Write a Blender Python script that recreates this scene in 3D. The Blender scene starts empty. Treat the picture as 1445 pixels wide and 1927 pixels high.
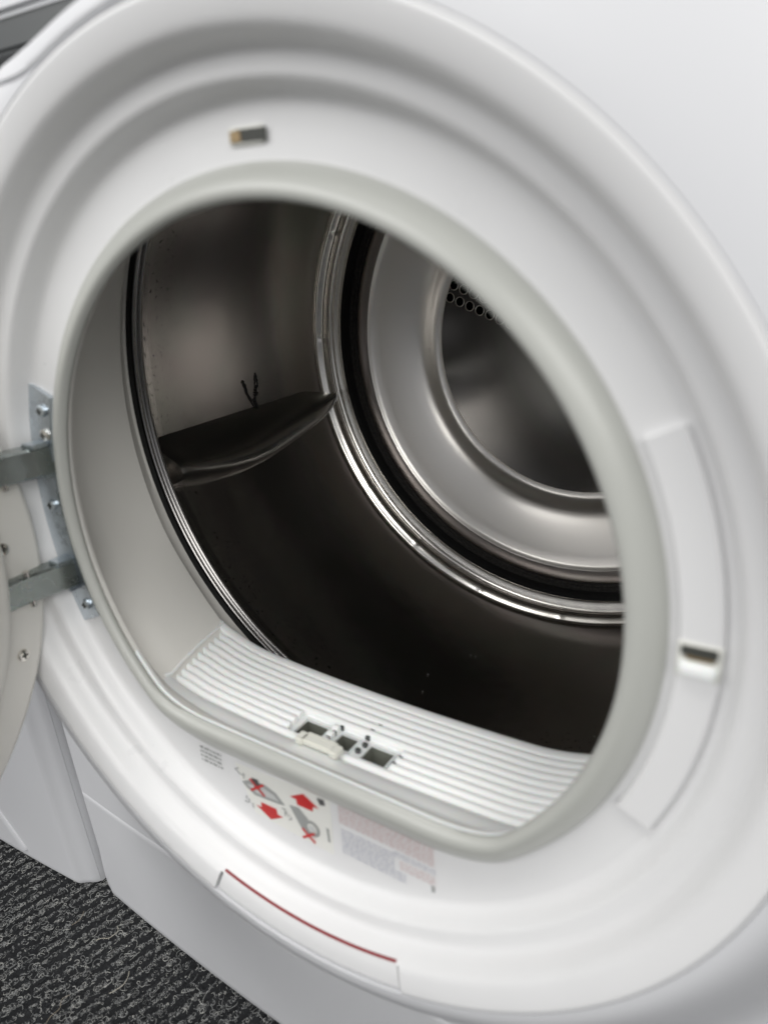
import bpy, bmesh, math, random
import numpy as np
from mathutils import Matrix, Vector
random.seed(7); rng = np.random.default_rng(7)
R = math.radians
sc = bpy.context.scene
C = sc.collection

# ---------------------------------------------------------------- camera
cam_d = bpy.data.cameras.new("camera"); cam = bpy.data.objects.new("camera", cam_d); C.objects.link(cam)
def cam_axes(a, b, c):
    ca, sa, cb, sb = math.cos(a), math.sin(a), math.cos(b), math.sin(b)
    fwd = Vector((sa*cb, ca*cb, sb)); right = Vector((ca, -sa, 0)); up = right.cross(fwd)
    cr, sr = math.cos(c), math.sin(c)
    return right*cr + up*sr, -right*sr + up*cr, fwd
CR, CU, CF = cam_axes(-0.5751, -0.3771, -0.0401)
M = Matrix.Identity(4)
for i, v in enumerate((CR, CU, -CF)):
    for j in range(3): M[j][i] = v[j]
M.translation = Vector((0.23287, -0.22796, 0.16395))
cam.matrix_world = M
cam_d.sensor_fit = 'VERTICAL'; cam_d.sensor_height = 36.0; cam_d.lens = 36.0*1326.1/1927.0
cam_d.clip_start = 0.01; cam_d.clip_end = 100
cam_d.dof.use_dof = True; cam_d.dof.focus_distance = 0.735; cam_d.dof.aperture_fstop = 4.7
sc.camera = cam

# ---------------------------------------------------------------- light
w = bpy.data.worlds.new("World"); sc.world = w; w.use_nodes = True
bg = w.node_tree.nodes["Background"]; bg.inputs[0].default_value = (0.93, 0.95, 1.0, 1); bg.inputs[1].default_value = 0.36
def area(name, loc, size, power, col=(1, 1, 1), tgt=(0, 0, 0)):
    l = bpy.data.lights.new(name, 'AREA'); l.shape = 'RECTANGLE'; l.size, l.size_y = size
    l.energy = power; l.color = col
    o = bpy.data.objects.new(name, l); C.objects.link(o); o.location = loc
    o.rotation_euler = (Vector(tgt) - Vector(loc)).to_track_quat('-Z', 'Y').to_euler()
    return o
area("ceiling_lamp", (1.7, -1.7, 1.35), (2.2, 1.3), 38, (1.0, 0.99, 0.965), (0.0, 0, -0.1))
area("ceiling_lamp", (-1.4, -2.2, 1.5), (2.2, 1.3), 49, (1.0, 0.99, 0.98), (-0.2, 0, -0.1))
area("ceiling_lamp", (-0.1, -0.55, 1.9), (1.6, 0.5), 17, (1.0, 0.985, 0.96), (-0.1, -0.4, 0))
sc.view_settings.view_transform = 'Standard'; sc.view_settings.look = 'None'
sc.view_settings.exposure = 0.0; sc.view_settings.gamma = 1.0
sc.cycles.max_bounces = 14; sc.cycles.glossy_bounces = 10; sc.cycles.diffuse_bounces = 8
sc.cycles.use_denoising = True

# ---------------------------------------------------------------- materials
def mat(name, col, rough=0.5, metal=0.0, coat=0.0, bump=0.0, bscale=400, spec=0.5, var=0.0, vscale=12, stretch=None, rvar=0.0, sss=0.0, aniso=0.0):
    m = bpy.data.materials.new(name); m.use_nodes = True
    nt = m.node_tree; b = nt.nodes["Principled BSDF"]
    b.inputs["Base Color"].default_value = (*col, 1); b.inputs["Roughness"].default_value = rough
    b.inputs["Metallic"].default_value = metal; b.inputs["Coat Weight"].default_value = coat
    b.inputs["Coat Roughness"].default_value = 0.08
    b.inputs["Specular IOR Level"].default_value = spec
    if sss: b.inputs["Subsurface Weight"].default_value = sss; b.inputs["Subsurface Scale"].default_value = 0.004
    tc = nt.nodes.new("ShaderNodeTexCoord"); mp = nt.nodes.new("ShaderNodeMapping")
    nt.links.new(tc.outputs["Object"], mp.inputs[0])
    if stretch: mp.inputs["Scale"].default_value = stretch
    if bump:
        n = nt.nodes.new("ShaderNodeTexNoise"); n.inputs["Scale"].default_value = bscale; n.inputs["Detail"].default_value = 3
        nt.links.new(mp.outputs[0], n.inputs["Vector"])
        bp = nt.nodes.new("ShaderNodeBump"); bp.inputs["Strength"].default_value = bump; bp.inputs["Distance"].default_value = 0.001
        nt.links.new(n.outputs["Fac"], bp.inputs["Height"]); nt.links.new(bp.outputs[0], b.inputs["Normal"])
    if var or rvar:
        n2 = nt.nodes.new("ShaderNodeTexNoise"); n2.inputs["Scale"].default_value = vscale; n2.inputs["Detail"].default_value = 5
        nt.links.new(mp.outputs[0], n2.inputs["Vector"])
    if var:
        mx = nt.nodes.new("ShaderNodeMix"); mx.data_type = 'RGBA'
        mx.inputs[6].default_value = (*[c*(1-var) for c in col], 1); mx.inputs[7].default_value = (*[min(1, c*(1+var)) for c in col], 1)
        nt.links.new(n2.outputs["Fac"], mx.inputs[0]); nt.links.new(mx.outputs[2], b.inputs["Base Color"])
    if rvar:
        mr = nt.nodes.new("ShaderNodeMapRange"); mr.inputs[1].default_value = 0.3; mr.inputs[2].default_value = 0.7
        mr.inputs[3].default_value = rough - rvar; mr.inputs[4].default_value = rough + rvar
        nt.links.new(n2.outputs["Fac"], mr.inputs[0]); nt.links.new(mr.outputs[0], b.inputs["Roughness"])
    return m
M_enamel = mat("white_enamel", (0.665, 0.67, 0.685), 0.38, rvar=0.05, vscale=30, coat=0.0, spec=0.35, bump=0.03, bscale=700)
M_plastic = mat("white_plastic", (0.765, 0.765, 0.765), 0.34, rvar=0.07, vscale=26, bump=0.04, bscale=900, var=0.01)
M_cream = mat("cream_plastic", (0.76, 0.76, 0.71), 0.38, bump=0.04, bscale=900)
M_gasket = mat("grey_rubber", (0.465, 0.472, 0.44), 0.33, bump=0.05, bscale=600)
M_throat = mat("throat_plastic", (0.80, 0.785, 0.74), 0.32, var=0.02, bump=0.03, bscale=800)
M_filter = mat("filter_plastic", (0.90, 0.91, 0.90), 0.4, sss=0.15)
M_clip = mat("clip_plastic", (0.80, 0.80, 0.73), 0.4)
M_dark = mat("dark_cavity", (0.05, 0.052, 0.045), 0.6)
M_greygreen = mat("filter_cavity", (0.17, 0.178, 0.15), 0.6)
M_felt = mat("black_felt", (0.012, 0.012, 0.012), 0.95, bump=0.9, bscale=900)
M_lintfelt = mat("linty_felt", (0.045, 0.042, 0.04), 0.95, bump=1.0, bscale=700, var=0.9, vscale=420)
M_bead = mat("polished_steel", (0.80, 0.77, 0.72), 0.20, 1.0, rvar=0.03, vscale=60)
M_lip = mat("dark_polished_steel", (0.30, 0.29, 0.28), 0.24, 1.0)
M_brown = mat("steel_band", (0.50, 0.46, 0.44), 0.33, 1.0)
M_brushed = mat("brushed_steel", (0.84, 0.81, 0.765), 0.30, 1.0)
M_plate = mat("brushed_dark_steel", (0.26, 0.257, 0.25), 0.20, 1.0)
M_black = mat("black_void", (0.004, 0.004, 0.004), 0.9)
M_red = mat("dark_red_seal", (0.26, 0.03, 0.035), 0.5)
M_zinc = mat("zinc_steel", (0.60, 0.65, 0.69), 0.30, 1.0, var=0.25, vscale=90, bump=0.1, bscale=300, rvar=0.1)
M_hinge = mat("hinge_steel", (0.34, 0.37, 0.36), 0.30, 1.0, var=0.3, vscale=80, rvar=0.1)
M_door = mat("door_plastic", (0.82, 0.80, 0.75), 0.4, bump=0.04, bscale=800, var=0.015)
M_darkgrey = mat("dark_grey_plastic", (0.075, 0.08, 0.08), 0.4)
M_brass = mat("brown_latch_metal", (0.30, 0.22, 0.12), 0.4, 0.6, var=0.4, vscale=300)
M_mark = mat("black_residue", (0.004, 0.004, 0.004), 0.7)

# drum sheet: stainless with faint iridescent heat staining, scratches, speckles near the lip
def drum_material():
    m = bpy.data.materials.new("stained_drum_steel"); m.use_nodes = True
    nt = m.node_tree; N = nt.nodes; L = nt.links; b = N["Principled BSDF"]
    b.inputs["Metallic"].default_value = 1.0
    tc = N.new("ShaderNodeTexCoord")
    n1 = N.new("ShaderNodeTexNoise"); n1.inputs["Scale"].default_value = 9; n1.inputs["Detail"].default_value = 3
    L.new(tc.outputs["Object"], n1.inputs["Vector"])
    cr = N.new("ShaderNodeValToRGB"); e = cr.color_ramp.elements
    e[0].position = 0.30; e[0].color = (0.41, 0.43, 0.395, 1); e[1].position = 0.72; e[1].color = (0.44, 0.43, 0.40, 1)
    x = e.new(0.5); x.color = (0.445, 0.415, 0.40, 1); L.new(n1.outputs["Fac"], cr.inputs[0])
    # speckles: small dark flecks, only on the forward left part of the drum
    vo = N.new("ShaderNodeTexNoise"); vo.inputs["Scale"].default_value = 300; vo.inputs["Detail"].default_value = 1; L.new(tc.outputs["Object"], vo.inputs["Vector"])
    th = N.new("ShaderNodeMapRange"); th.inputs[1].default_value = 0.67; th.inputs[2].default_value = 0.70; L.new(vo.outputs["Fac"], th.inputs[0])
    sx = N.new("ShaderNodeSeparateXYZ"); L.new(tc.outputs["Object"], sx.inputs[0])
    my = N.new("ShaderNodeMapRange"); my.inputs[1].default_value = 0.27; my.inputs[2].default_value = 0.20; L.new(sx.outputs["Y"], my.inputs[0])
    mul = N.new("ShaderNodeMath"); mul.operation = 'MULTIPLY'; L.new(th.outputs[0], mul.inputs[0]); L.new(my.outputs[0], mul.inputs[1])
    mx = N.new("ShaderNodeMix"); mx.data_type = 'RGBA'; L.new(mul.outputs[0], mx.inputs[0]); L.new(cr.outputs[0], mx.inputs[6]); mx.inputs[7].default_value = (0.03, 0.03, 0.025, 1)
    L.new(mx.outputs[2], b.inputs["Base Color"])
    n3 = N.new("ShaderNodeTexNoise"); n3.inputs["Scale"].default_value = 6; L.new(tc.outputs["Object"], n3.inputs["Vector"])
    rr = N.new("ShaderNodeMapRange"); rr.inputs[1].default_value = 0.3; rr.inputs[2].default_value = 0.7; rr.inputs[3].default_value = 0.14; rr.inputs[4].default_value = 0.21
    L.new(n3.outputs["Fac"], rr.inputs[0]); L.new(rr.outputs[0], b.inputs["Roughness"])
    n2 = N.new("ShaderNodeTexNoise"); n2.inputs["Scale"].default_value = 14; n2.inputs["Detail"].default_value = 2; L.new(tc.outputs["Object"], n2.inputs["Vector"])
    bp = N.new("ShaderNodeBump"); bp.inputs["Strength"].default_value = 0.18; bp.inputs["Distance"].default_value = 0.002
    L.new(n2.outputs["Fac"], bp.inputs["Height"]); L.new(bp.outputs[0], b.inputs["Normal"])
    return m
M_drum = drum_material()

# ---------------------------------------------------------------- helpers
def tag(o, label=None, cat=None, group=None, kind=None):
    if label: o["label"] = label
    if cat: o["category"] = cat
    if group: o["group"] = group
    if kind: o["kind"] = kind
    return o
def empty(name, loc, label, cat, group=None):
    o = bpy.data.objects.new(name, None); C.objects.link(o); o.location = loc; o.empty_display_size = 0.05
    return tag(o, label, cat, group)
class Mesh:
    def __init__(s): s.v = []; s.f = []
    def grid(s, rows, close_u=False, close_v=False):
        b = len(s.v); nr, nc = len(rows), len(rows[0])
        for r in rows: s.v.extend(tuple(map(float, q)) for q in r)
        for i in range(nr if close_v else nr-1):
            for j in range(nc if close_u else nc-1):
                i2, j2 = (i+1) % nr, (j+1) % nc
                s.f.append((b+i*nc+j, b+i*nc+j2, b+i2*nc+j2, b+i2*nc+j))
        return s
    def box(s, c, h, rot=None, bev=0.0):
        bm = bmesh.new(); bmesh.ops.create_cube(bm, size=2)
        for v in bm.verts: v.co = Vector((v.co.x*h[0], v.co.y*h[1], v.co.z*h[2]))
        if bev: bmesh.ops.bevel(bm, geom=bm.edges[:]+bm.verts[:], offset=bev, segments=2, affect='EDGES', clamp_overlap=True)
        T = Matrix.Translation(Vector(c)) @ (rot.to_4x4() if rot is not None else Matrix.Identity(4))
        bm.transform(T); s.bm(bm); return s
    def bm(s, bm):
        b = len(s.v); bm.verts.index_update()
        s.v.extend(tuple(v.co) for v in bm.verts); s.f.extend(tuple(b+v.index for v in f.verts) for f in bm.faces); bm.free(); return s
    def tube(s, pts, rad, n=6, caps=True):
        pts = [Vector(q) for q in pts]; rows = []; prev = None
        for i, q in enumerate(pts):
            t = (pts[min(i+1, len(pts)-1)] - pts[max(i-1, 0)]).normalized()
            if prev is None:
                a = Vector((0, 0, 1)) if abs(t.z) < .9 else Vector((1, 0, 0)); u = t.cross(a).normalized()
            else: u = (prev - t*prev.dot(t)).normalized()
            prev = u; vv = t.cross(u); rr = rad[i] if isinstance(rad, (list, tuple)) else rad
            rows.append([q + (u*math.cos(k*2*math.pi/n) + vv*math.sin(k*2*math.pi/n))*rr for k in range(n)])
        b = len(s.v); s.grid(rows, close_u=True)
        if caps: s.f.append(tuple(b+k for k in range(n))); s.f.append(tuple(b+(len(rows)-1)*n+k for k in range(n)))
        return s
    def prism(s, poly, off):   # poly: list of 3d points, extruded by vector off
        b = len(s.v); n = len(poly); off = Vector(off)
        s.v.extend(tuple(q) for q in poly); s.v.extend(tuple(Vector(q)+off) for q in poly)
        s.f.append(tuple(b+i for i in range(n))); s.f.append(tuple(b+n+i for i in reversed(range(n))))
        for i in range(n): j = (i+1) % n; s.f.append((b+i, b+j, b+n+j, b+n+i))
        return s
    def build(s, name, m, parent=None, smooth=True, angle=40, kind=None, weld=True):
        me = bpy.data.meshes.new(name); me.from_pydata(s.v, [], s.f); me.materials.append(m)
        if weld:
            bm = bmesh.new(); bm.from_mesh(me); bmesh.ops.remove_doubles(bm, verts=bm.verts, dist=2e-6)
            bmesh.ops.recalc_face_normals(bm, faces=bm.faces); bm.to_mesh(me); bm.free()
        if smooth:
            me.polygons.foreach_set("use_smooth", [True]*len(me.polygons)); me.set_sharp_from_angle(angle=R(angle))
        o = bpy.data.objects.new(name, me); C.objects.link(o)
        if parent: o.parent = parent
        if kind: o["kind"] = kind
        return o
def smin(a, b, k):
    h = max(k - abs(a-b), 0)/k if k > 0 else 0
    return min(a, b) - h*h*k*0.25
def smooth(a, b, x):
    t = min(max((x-a)/(b-a), 0), 1); return t*t*(3-2*t)
def dshape(th, Rc, ch, cz=0.0, k=0.02):
    # distance from the origin to a circle (radius Rc, centre z=cz) cut by the chord z=-ch
    s = math.sin(th); d = cz*s + math.sqrt(max(Rc*Rc - cz*cz*(1-s*s), 0))
    if ch is None or s >= -0.05: return d
    return smin(d, ch/(-s), k)
def ring(m, prof, a0=0, a1=360, n=192, cz=0.0):
    # prof rows: (r, y) circle about (0, cz)
    full = abs(a1-a0) >= 360; k = n if full else n+1
    A = [R(a0 + (a1-a0)*i/n) for i in range(k)]
    m.grid([[(r*math.cos(t), y, cz + r*math.sin(t)) for t in A] for r, y in prof], close_u=full); return m
def dring(m, prof, n=256):
    A = [2*math.pi*i/n for i in range(n)]
    rows = []
    for q in prof:
        Rc, ch, y = q[:3]; cz = q[3] if len(q) > 3 else 0.0; k = q[4] if len(q) > 4 else 0.02
        rows.append([(dshape(t, Rc, ch, cz, k)*math.cos(t), y, dshape(t, Rc, ch, cz, k)*math.sin(t)) for t in A])
    m.grid(rows, close_u=True); return m

HW = 0.298; ZB = -0.430; ZT = 0.425; SEAM = -0.296; FAS = 0.2345; CORN = 0.020
def ysurf(x, z):
    y = 0.025 + 0.013*(x/0.3)**2 + 0.011*(z/0.43)**2
    return y
def Y(x, z):
    r = math.hypot(x, z); t = smooth(0.256, 0.312 + 0.10*smooth(-0.02, 0.14, x)*smooth(-0.10, 0.12, z), r)
    y = (1-t)*-0.0006 + t*ysurf(x, z)
    return y + edge(x, z)
def Yflat(x, z): return ysurf(x, z) + edge(x, 0)
def edge(x, z=0.0):
    u = min(max((abs(x) - (HW - CORN))/CORN, 0), 1)
    k = 0.0045 + 0.0060*smooth(-0.425, -0.33, z)
    return k*(smooth(0, 0.45, u)*u) + 0.003*max(0, (u-.8)/.2)**2
XS_E = [HW - CORN + CORN*math.sin(R(a)) for a in (0, 10, 20, 30, 40, 50, 60, 70, 80, 90)]

# ---------------------------------------------------------------- panels shared by both machines
def kick_panel(parent, yf, flap=False):
    m = Mesh(); xs = [-x for x in reversed(XS_E)] + [i/40*(HW-CORN) for i in range(-39, 40)] + XS_E
    zs = [SEAM-0.0012 - (SEAM-0.0012 - ZB)*i/24 for i in range(25)]
    rows = [[(x, yf(x, zs[0])+0.006, zs[0]-0.0006) for x in xs], [(x, yf(x, zs[0])+0.0006, zs[0]) for x in xs]]
    rows += [[(x, yf(x, z), z) for x in xs] for z in [zs[0]-0.0008] + zs[1:]]
    rows += [[(x, yf(x, ZB)+0.0015, ZB-0.0025) for x in xs], [(x, yf(x, ZB)+0.02, ZB-0.003) for x in xs]]
    return m.grid(rows).build("kick_panel", M_enamel, parent, angle=50)
def cabinet(parent, yf):
    m = Mesh()
    for s in (-1, 1):
        rows = [[(s*HW, yf(s*HW, z)+.0002, z), (s*HW, .2, z), (s*HW, .4, z), (s*HW, .55, z)] for z in np.linspace(ZB-.003, ZT, 50)]
        m.grid(rows)
    m.grid([[(-HW, 0.55, z), (HW, 0.55, z)] for z in (ZB, ZT)])
    m.grid([[(-HW, y, ZT) , (HW, y, ZT)] for y in (0.05, 0.55)])
    m.grid([[(-HW, y, ZB) , (HW, y, ZB)] for y in (0.07, 0.55)])
    o = m.build("cabinet", M_enamel, parent, smooth=False)
    for sx in (-1, 1):
        for y in (0.10, 0.50):
            f = Mesh(); f.tube([(sx*0.25, y, ZB-0.002), (sx*0.25, y, ZB-0.0080)], 0.018, 16); f.build("foot", M_darkgrey, parent)
    return o

# ================================================================ THE DRYER
dryer = empty("tumble_dryer", (0, 0, -0.435), "white front loading tumble dryer with open porthole door and empty steel drum", "tumble dryer")
dryer.location = (0, 0, 0)
cabinet(dryer, Y); kick_panel(dryer, Y)

# front panel (pressed sheet, bulging round the porthole)
def rho_out(t):
    c, s = math.cos(t), math.sin(t)
    d = (HW-CORN)/abs(c) if abs(c) > 1e-6 else 9
    if s < -1e-6: d = min(d, (SEAM)/s)
    if s > 1e-6: d = min(d, FAS/s)
    if s > 0.5 and FAS/s < 0.262:
        a, b = 0.2541, FAS/s; k = 0.006
        h = max(k-abs(a-b), 0)/k; d = max(a, b) + h*h*k*.25
    return d
angs = sorted(set([2*math.pi*i/360 for i in range(360)] + [math.atan2(z, x) % (2*math.pi) for x in (HW-CORN, CORN-HW) for z in (FAS, SEAM)]))
m = Mesh(); rows = []; NR = 40
for i in range(NR+1):
    row = []
    for t in angs:
        r1 = rho_out(t); r = 0.2537 + (r1-0.2537)*(i/NR)**1.2
        x, z = r*math.cos(t), r*math.sin(t); row.append((x, Y(x, z), z))
    rows.append(row)
rows = [[(0.2536*math.cos(t), 0.006, 0.2536*math.sin(t)) for t in angs]] + rows
# turned-in edge at the seams
rows.append([(q[0]*1.0012, q[1]+0.0007, q[2]*1.0012) for q in rows[-1]]); 
rows.append([(q[0], q[1]+0.006, q[2]) for q in rows[-1]])
m.grid(rows, close_u=True)
for s in (-1, 1):
    zs = [SEAM + (FAS-SEAM)*i/60 for i in range(61)]
    m.grid([[(s*x, Y(s*x, z), z) for x in XS_E] + [(s*HW, Y(s*HW, z)+0.01, z)] for z in zs])
m.build("front_panel", M_enamel, dryer, angle=55)

# control fascia above the seam, with the recessed handle of the water container
xs = [-x for x in reversed(XS_E)] + [i/120*(HW-CORN) for i in range(-119, 120)] + XS_E
def zf(x):
    a = math.sqrt(max(0, 0.2553**2 - x*x)); b = FAS + 0.0018; k = 0.006
    h = max(k-abs(a-b), 0)/k; return max(a, b) + h*h*k*.25
m = Mesh()
ts = [0, 0.006, .02, .05, .09, .14, .2, .3, .45, .6, .8, 1.0]
def fas_rows(x0, x1, z1, bottom=True):
    X = [x for x in xs if x0 <= x <= x1]; rows = []
    if bottom:
        rows.append([(x, Y(x, zf(x))+0.008, zf(x)) for x in X]); rows.append([(x, Y(x, zf(x))+0.0008, zf(x)) for x in X])
        rows.append([(x, Y(x, zf(x)+.0008), zf(x)+0.0008) for x in X])
    for t in ts[1:]:
        rows.append([(x, Y(x, zf(x)+(z1-zf(x))*t), zf(x)+(z1-zf(x))*t) for x in X])
    return rows
X0, X1 = -0.2700, -0.0200
X0 = min(xs, key=lambda v: abs(v-X0)); X1 = min(xs, key=lambda v: abs(v-X1))
m.grid(fas_rows(-1, X0, ZT)); m.grid(fas_rows(X1, 1, ZT))
CZ1 = 0.3000
def zc(x):
    a = math.sqrt(max(0, 0.2640**2 - x*x)); b = FAS + 0.0105; k = 0.010
    h = max(k-abs(a-b), 0)/k; return max(a, b) + h*h*k*.25
XM = [x for x in xs if X0 <= x <= X1]
m.grid([[(x, Y(x, zf(x))+0.008, zf(x)) for x in XM], [(x, Y(x, zf(x))+0.0008, zf(x)) for x in XM]] + [[(x, Y(x, zf(x)+(zc(x)-zf(x))*t), zf(x)+.0008+(zc(x)-zf(x)-.0008)*t) for x in XM] for t in (0, .2, .4, .6, .8, .93)]
       + [[(x, Y(x, zc(x))+.0006, zc(x)) for x in XM]])
m.grid([[(x, ysurf(x, z), z) for x in XM] for z in (CZ1, .33, .36, .39, ZT)])
m.build("control_fascia", M_enamel, dryer, angle=50)
m = Mesh()   # cavity: sloping grey floor, back, roof, ends
def yb_(x): return ysurf(x, .28) + 0.030
m.grid([[(x, Y(x, zc(x))+.0006, zc(x)) for x in XM], [(x, Y(x, zc(x))+.006, zc(x)+.0002) for x in XM], [(x, yb_(x), zc(x)+0.0006) for x in XM], [(x, yb_(x), CZ1) for x in XM], [(x, ysurf(x, CZ1), CZ1) for x in XM]])
for x in (X0, X1):
    m.grid([[(x, Y(x, zc(x))+.001, zc(x)), (x, yb_(x), zc(x))], [(x, ysurf(x, CZ1), CZ1), (x, yb_(x), CZ1)]])
m.build("drawer_recess", M_enamel, dryer, angle=30)
m = Mesh(); m.box(((X0+X1)/2, ysurf(-.13, .27)+0.016, 0.2668), ((X1-X0)/2-0.001, 0.0120, 0.0074), bev=0.002)
m.build("drawer_handle", M_darkgrey, dryer)
m = Mesh(); m.box(((X0+X1)/2, ysurf(-.13, .29)+0.0145, 0.2872), ((X1-X0)/2-0.001, 0.012, 0.0122), bev=0.003)
m.build("drawer_front", M_enamel, dryer)
m = Mesh(); m.grid([[(0.2530*math.cos(t), 0.0050, 0.2530*math.sin(t)) for t in [R(70+40*i/40) for i in range(41)]], [(0.258*math.cos(t), 0.0050, 0.258*math.sin(t)) for t in [R(70+40*i/40) for i in range(41)]]])
for s_ in (-1, 1): m.grid([[(s_*x, max(Y(s_*x, FAS), 0.001)+0.0052, z) for x in np.linspace(0.112, 0.29, 50)] for z in (FAS-.002, FAS+.005)])
m.build("seam_backing", M_plastic, dryer, smooth=False)

# --- porthole ring: flange, two steps and the flat seat
GAP0, GAP1 = -104.5, -70.5
flange = [(0.2534, 0.0105), (0.2534, 0.0006), (0.2531, -0.0003), (0.2524, -0.0007), (0.2510, -0.0004)]
cone = [(0.2490, 0.0001), (0.2455, 0.0012), (0.2420, 0.0026), (0.2400, 0.0036)]
step = [(0.2386, 0.0050), (0.2374, 0.0074), (0.2360, 0.0120), (0.2348, 0.0160), (0.2334, 0.0182), (0.2310, 0.0192), (0.2265, 0.0198), (0.2245, 0.0206), (0.2232, 0.0226), (0.2221, 0.0262), (0.2209, 0.0302), (0.2194, 0.0328), (0.2170, 0.0340), (0.2150, 0.0343)]
m = Mesh(); ring(m, flange + cone + step[:2], GAP1, 360+GAP0, 240)
for a in (GAP1, GAP0):   # closed ends of the flange segments
    c, s = math.cos(R(a)), math.sin(R(a)); pf = flange + cone + step[:2]
    m.grid([[(r*c, y, r*s) for r, y in pf], [(r*c, max(y+0.004, 0.0065), r*s) for r, y in pf]])
m.build("porthole_flange", M_plastic, dryer, angle=55)
m = Mesh(); ring(m, [(0.2392, 0.0046)] + step, 0, 360, 288)
n = 288; A = [2*math.pi*i/n for i in range(n)]
rows = [[(0.2150*math.cos(t), 0.0342, 0.2150*math.sin(t)) for t in A]]
for k, (Rc, ch, y) in enumerate(((0.211, None, 0.0350), (0.206, 0.190, 0.0352), (0.2015, 0.172, 0.0353), (0.1960, 0.1600, 0.0353), (0.190, 0.152, 0.0354))):
    rows.append([(dshape(t, Rc, ch)*math.cos(t), y, dshape(t, Rc, ch)*math.sin(t)) for t in A])
m.grid(rows, close_u=True); m.build("porthole_ring", M_plastic, dryer, angle=55)
# service insert in the bottom of the flange, with its red seal line
m = Mesh(); pf = [(0.2533, 0.0115), (0.2530, 0.0018), (0.2522, 0.0010), (0.2505, 0.0012), (0.2440, 0.0032), (0.2396, 0.0052), (0.2389, 0.0060)]
g = 0.45
ring(m, pf, GAP0+g, GAP1-g, 48)
for a in (GAP0+g, GAP1-g):
    c, s = math.cos(R(a)), math.sin(R(a)); m.grid([[(r*c, y, r*s) for r, y in pf], [(r*c, y+0.004, r*s) for r, y in pf]])
m.build("service_insert", M_plastic, dryer, angle=55)
m = Mesh(); m.tube([(0.2379*math.cos(R(a)), 0.0062, 0.2379*math.sin(R(a))) for a in np.linspace(GAP0+0.6, GAP1-0.6, 50)], 0.0010, 8)
m.build("red_seal", M_red, dryer)

# raised latch cover plate on the right of the seat, with latch pocket
m = Mesh(); a0, a1, r0, r1 = -23.4, 26.8, 0.1995, 0.2158
def plate_row(r, y, n=64): return [(r*math.cos(R(a0+(a1-a0)*i/n)), y, r*math.sin(R(a0+(a1-a0)*i/n))) for i in range(n+1)]
m.grid([plate_row(r0, .0356), plate_row(r0, .0322), plate_row(r0+.0008, .0312), plate_row(r0+.006, .0310), plate_row(r1-.0012, .0310), plate_row(r1, .0318), plate_row(r1, .0352)])
for a in (a0, a1):
    c, s = math.cos(R(a)), math.sin(R(a)); m.grid([[(r*c, y, r*s) for r in (r0, r0+.006, r1)] for y in (.0312, .0356)])
m.build("latch_cover", M_plastic, dryer, angle=30)
def local_box(mm, ang, r, y, hr, hy, ht, bev=0):
    rot = Matrix.Rotation(-R(ang), 3, 'Y')   # local x radial, local z tangential
    mm.box((r*math.cos(R(ang)), y, r*math.sin(R(ang))), (hr, hy, ht), rot, bev); return mm
local_box(Mesh(), 1.3, 0.2076, 0.0314, 0.0082, 0.0012, 0.0078, .0006).build("latch_frame", M_cream, dryer)
local_box(Mesh(), 2.6, 0.2076, 0.0302, 0.0066, 0.0008, 0.0021).build("latch_pocket", M_dark, dryer)
local_box(Mesh(), 1.8, 0.2080, 0.0300, 0.0052, 0.0008, 0.0008).build("latch_spring", M_brass, dryer)
local_box(Mesh(), 0.5, 0.2076, 0.0292, 0.0068, 0.0019, 0.0028, .001).build("latch_bolt", M_filter, dryer)
# strike slot at the top of the seat
T = 98.7-8.5
local_box(Mesh(), 90+0.2, 0.2055, 0.0346, 0.0037, 0.0012, 0.0100, .0007).build("strike_frame", M_cream, dryer)
local_box(Mesh(), 90-0.6, 0.2055, 0.0338, 0.0026, 0.0006, 0.0085).build("strike_slot", M_dark, dryer)
local_box(Mesh(), 90+1.7, 0.2055, 0.0334, 0.0023, 0.0006, 0.0030).build("strike_plate", M_brass, dryer)

# --- gasket
m = Mesh()
dring(m, [(0.1955, 0.1598, 0.0356), (0.1950, 0.1592, 0.0346), (0.1942, 0.1580, 0.0326), (0.1926, 0.1556, 0.0304), (0.1905, 0.1525, 0.0284), (0.1882, 0.1490, 0.0266), (0.1854, 0.1450, 0.0254), (0.1832, 0.1420, 0.0250), (0.1814, 0.1394, 0.0255),
          (0.1802, 0.1375, 0.0267), (0.1794, 0.1361, 0.0284), (0.1791, 0.1353, 0.0304), (0.1800, 0.1366, 0.0318), (0.1840, 0.1410, 0.0330)], 288)
m.build("porthole_gasket", M_gasket, dryer, angle=60)

# --- throat
m = Mesh(); n = 288
A = [2*math.pi*i/n for i in range(n)]
prof = [(0.1880, 0.1450, 0.0330, 0.0, .02), (0.1835, 0.1405, 0.0328, 0.0, .02), (0.1822, 0.1390, 0.0336, 0.0, .02), (0.1820, 0.1386, 0.0350, 0.0, .02), (0.1832, 0.1395, 0.0375, 0.001, .02), (0.1900, 0.1420, 0.0410, 0.002, .03), (0.2040, 0.1480, 0.0450, 0.004, .05), (0.2170, 0.1570, 0.0520, 0.008, .06),
        (0.2240, 0.1630, 0.0620, 0.012, .05), (0.2290, 0.1680, 0.0780, 0.018, .04), (0.2335, 0.1740, 0.1000, 0.028, .03), (0.2375, 0.1800, 0.1220, 0.036, .02), (0.2390, 0.1820, 0.1290, 0.039, .01), (0.2415, 0.1850, 0.1310, 0.041, .006), (0.2480, 0.2010, 0.1400, 0.0448, .006), (0.2482, None, 0.1440, 0.0448)]
FACET = [(0.045, 0.30), (0.050, 0.2085), (0.058, 0.2045), (0.090, 0.2080), (0.122, 0.2120), (0.130, 0.2150), (0.135, 0.235), (0.14, 0.30)]
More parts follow.
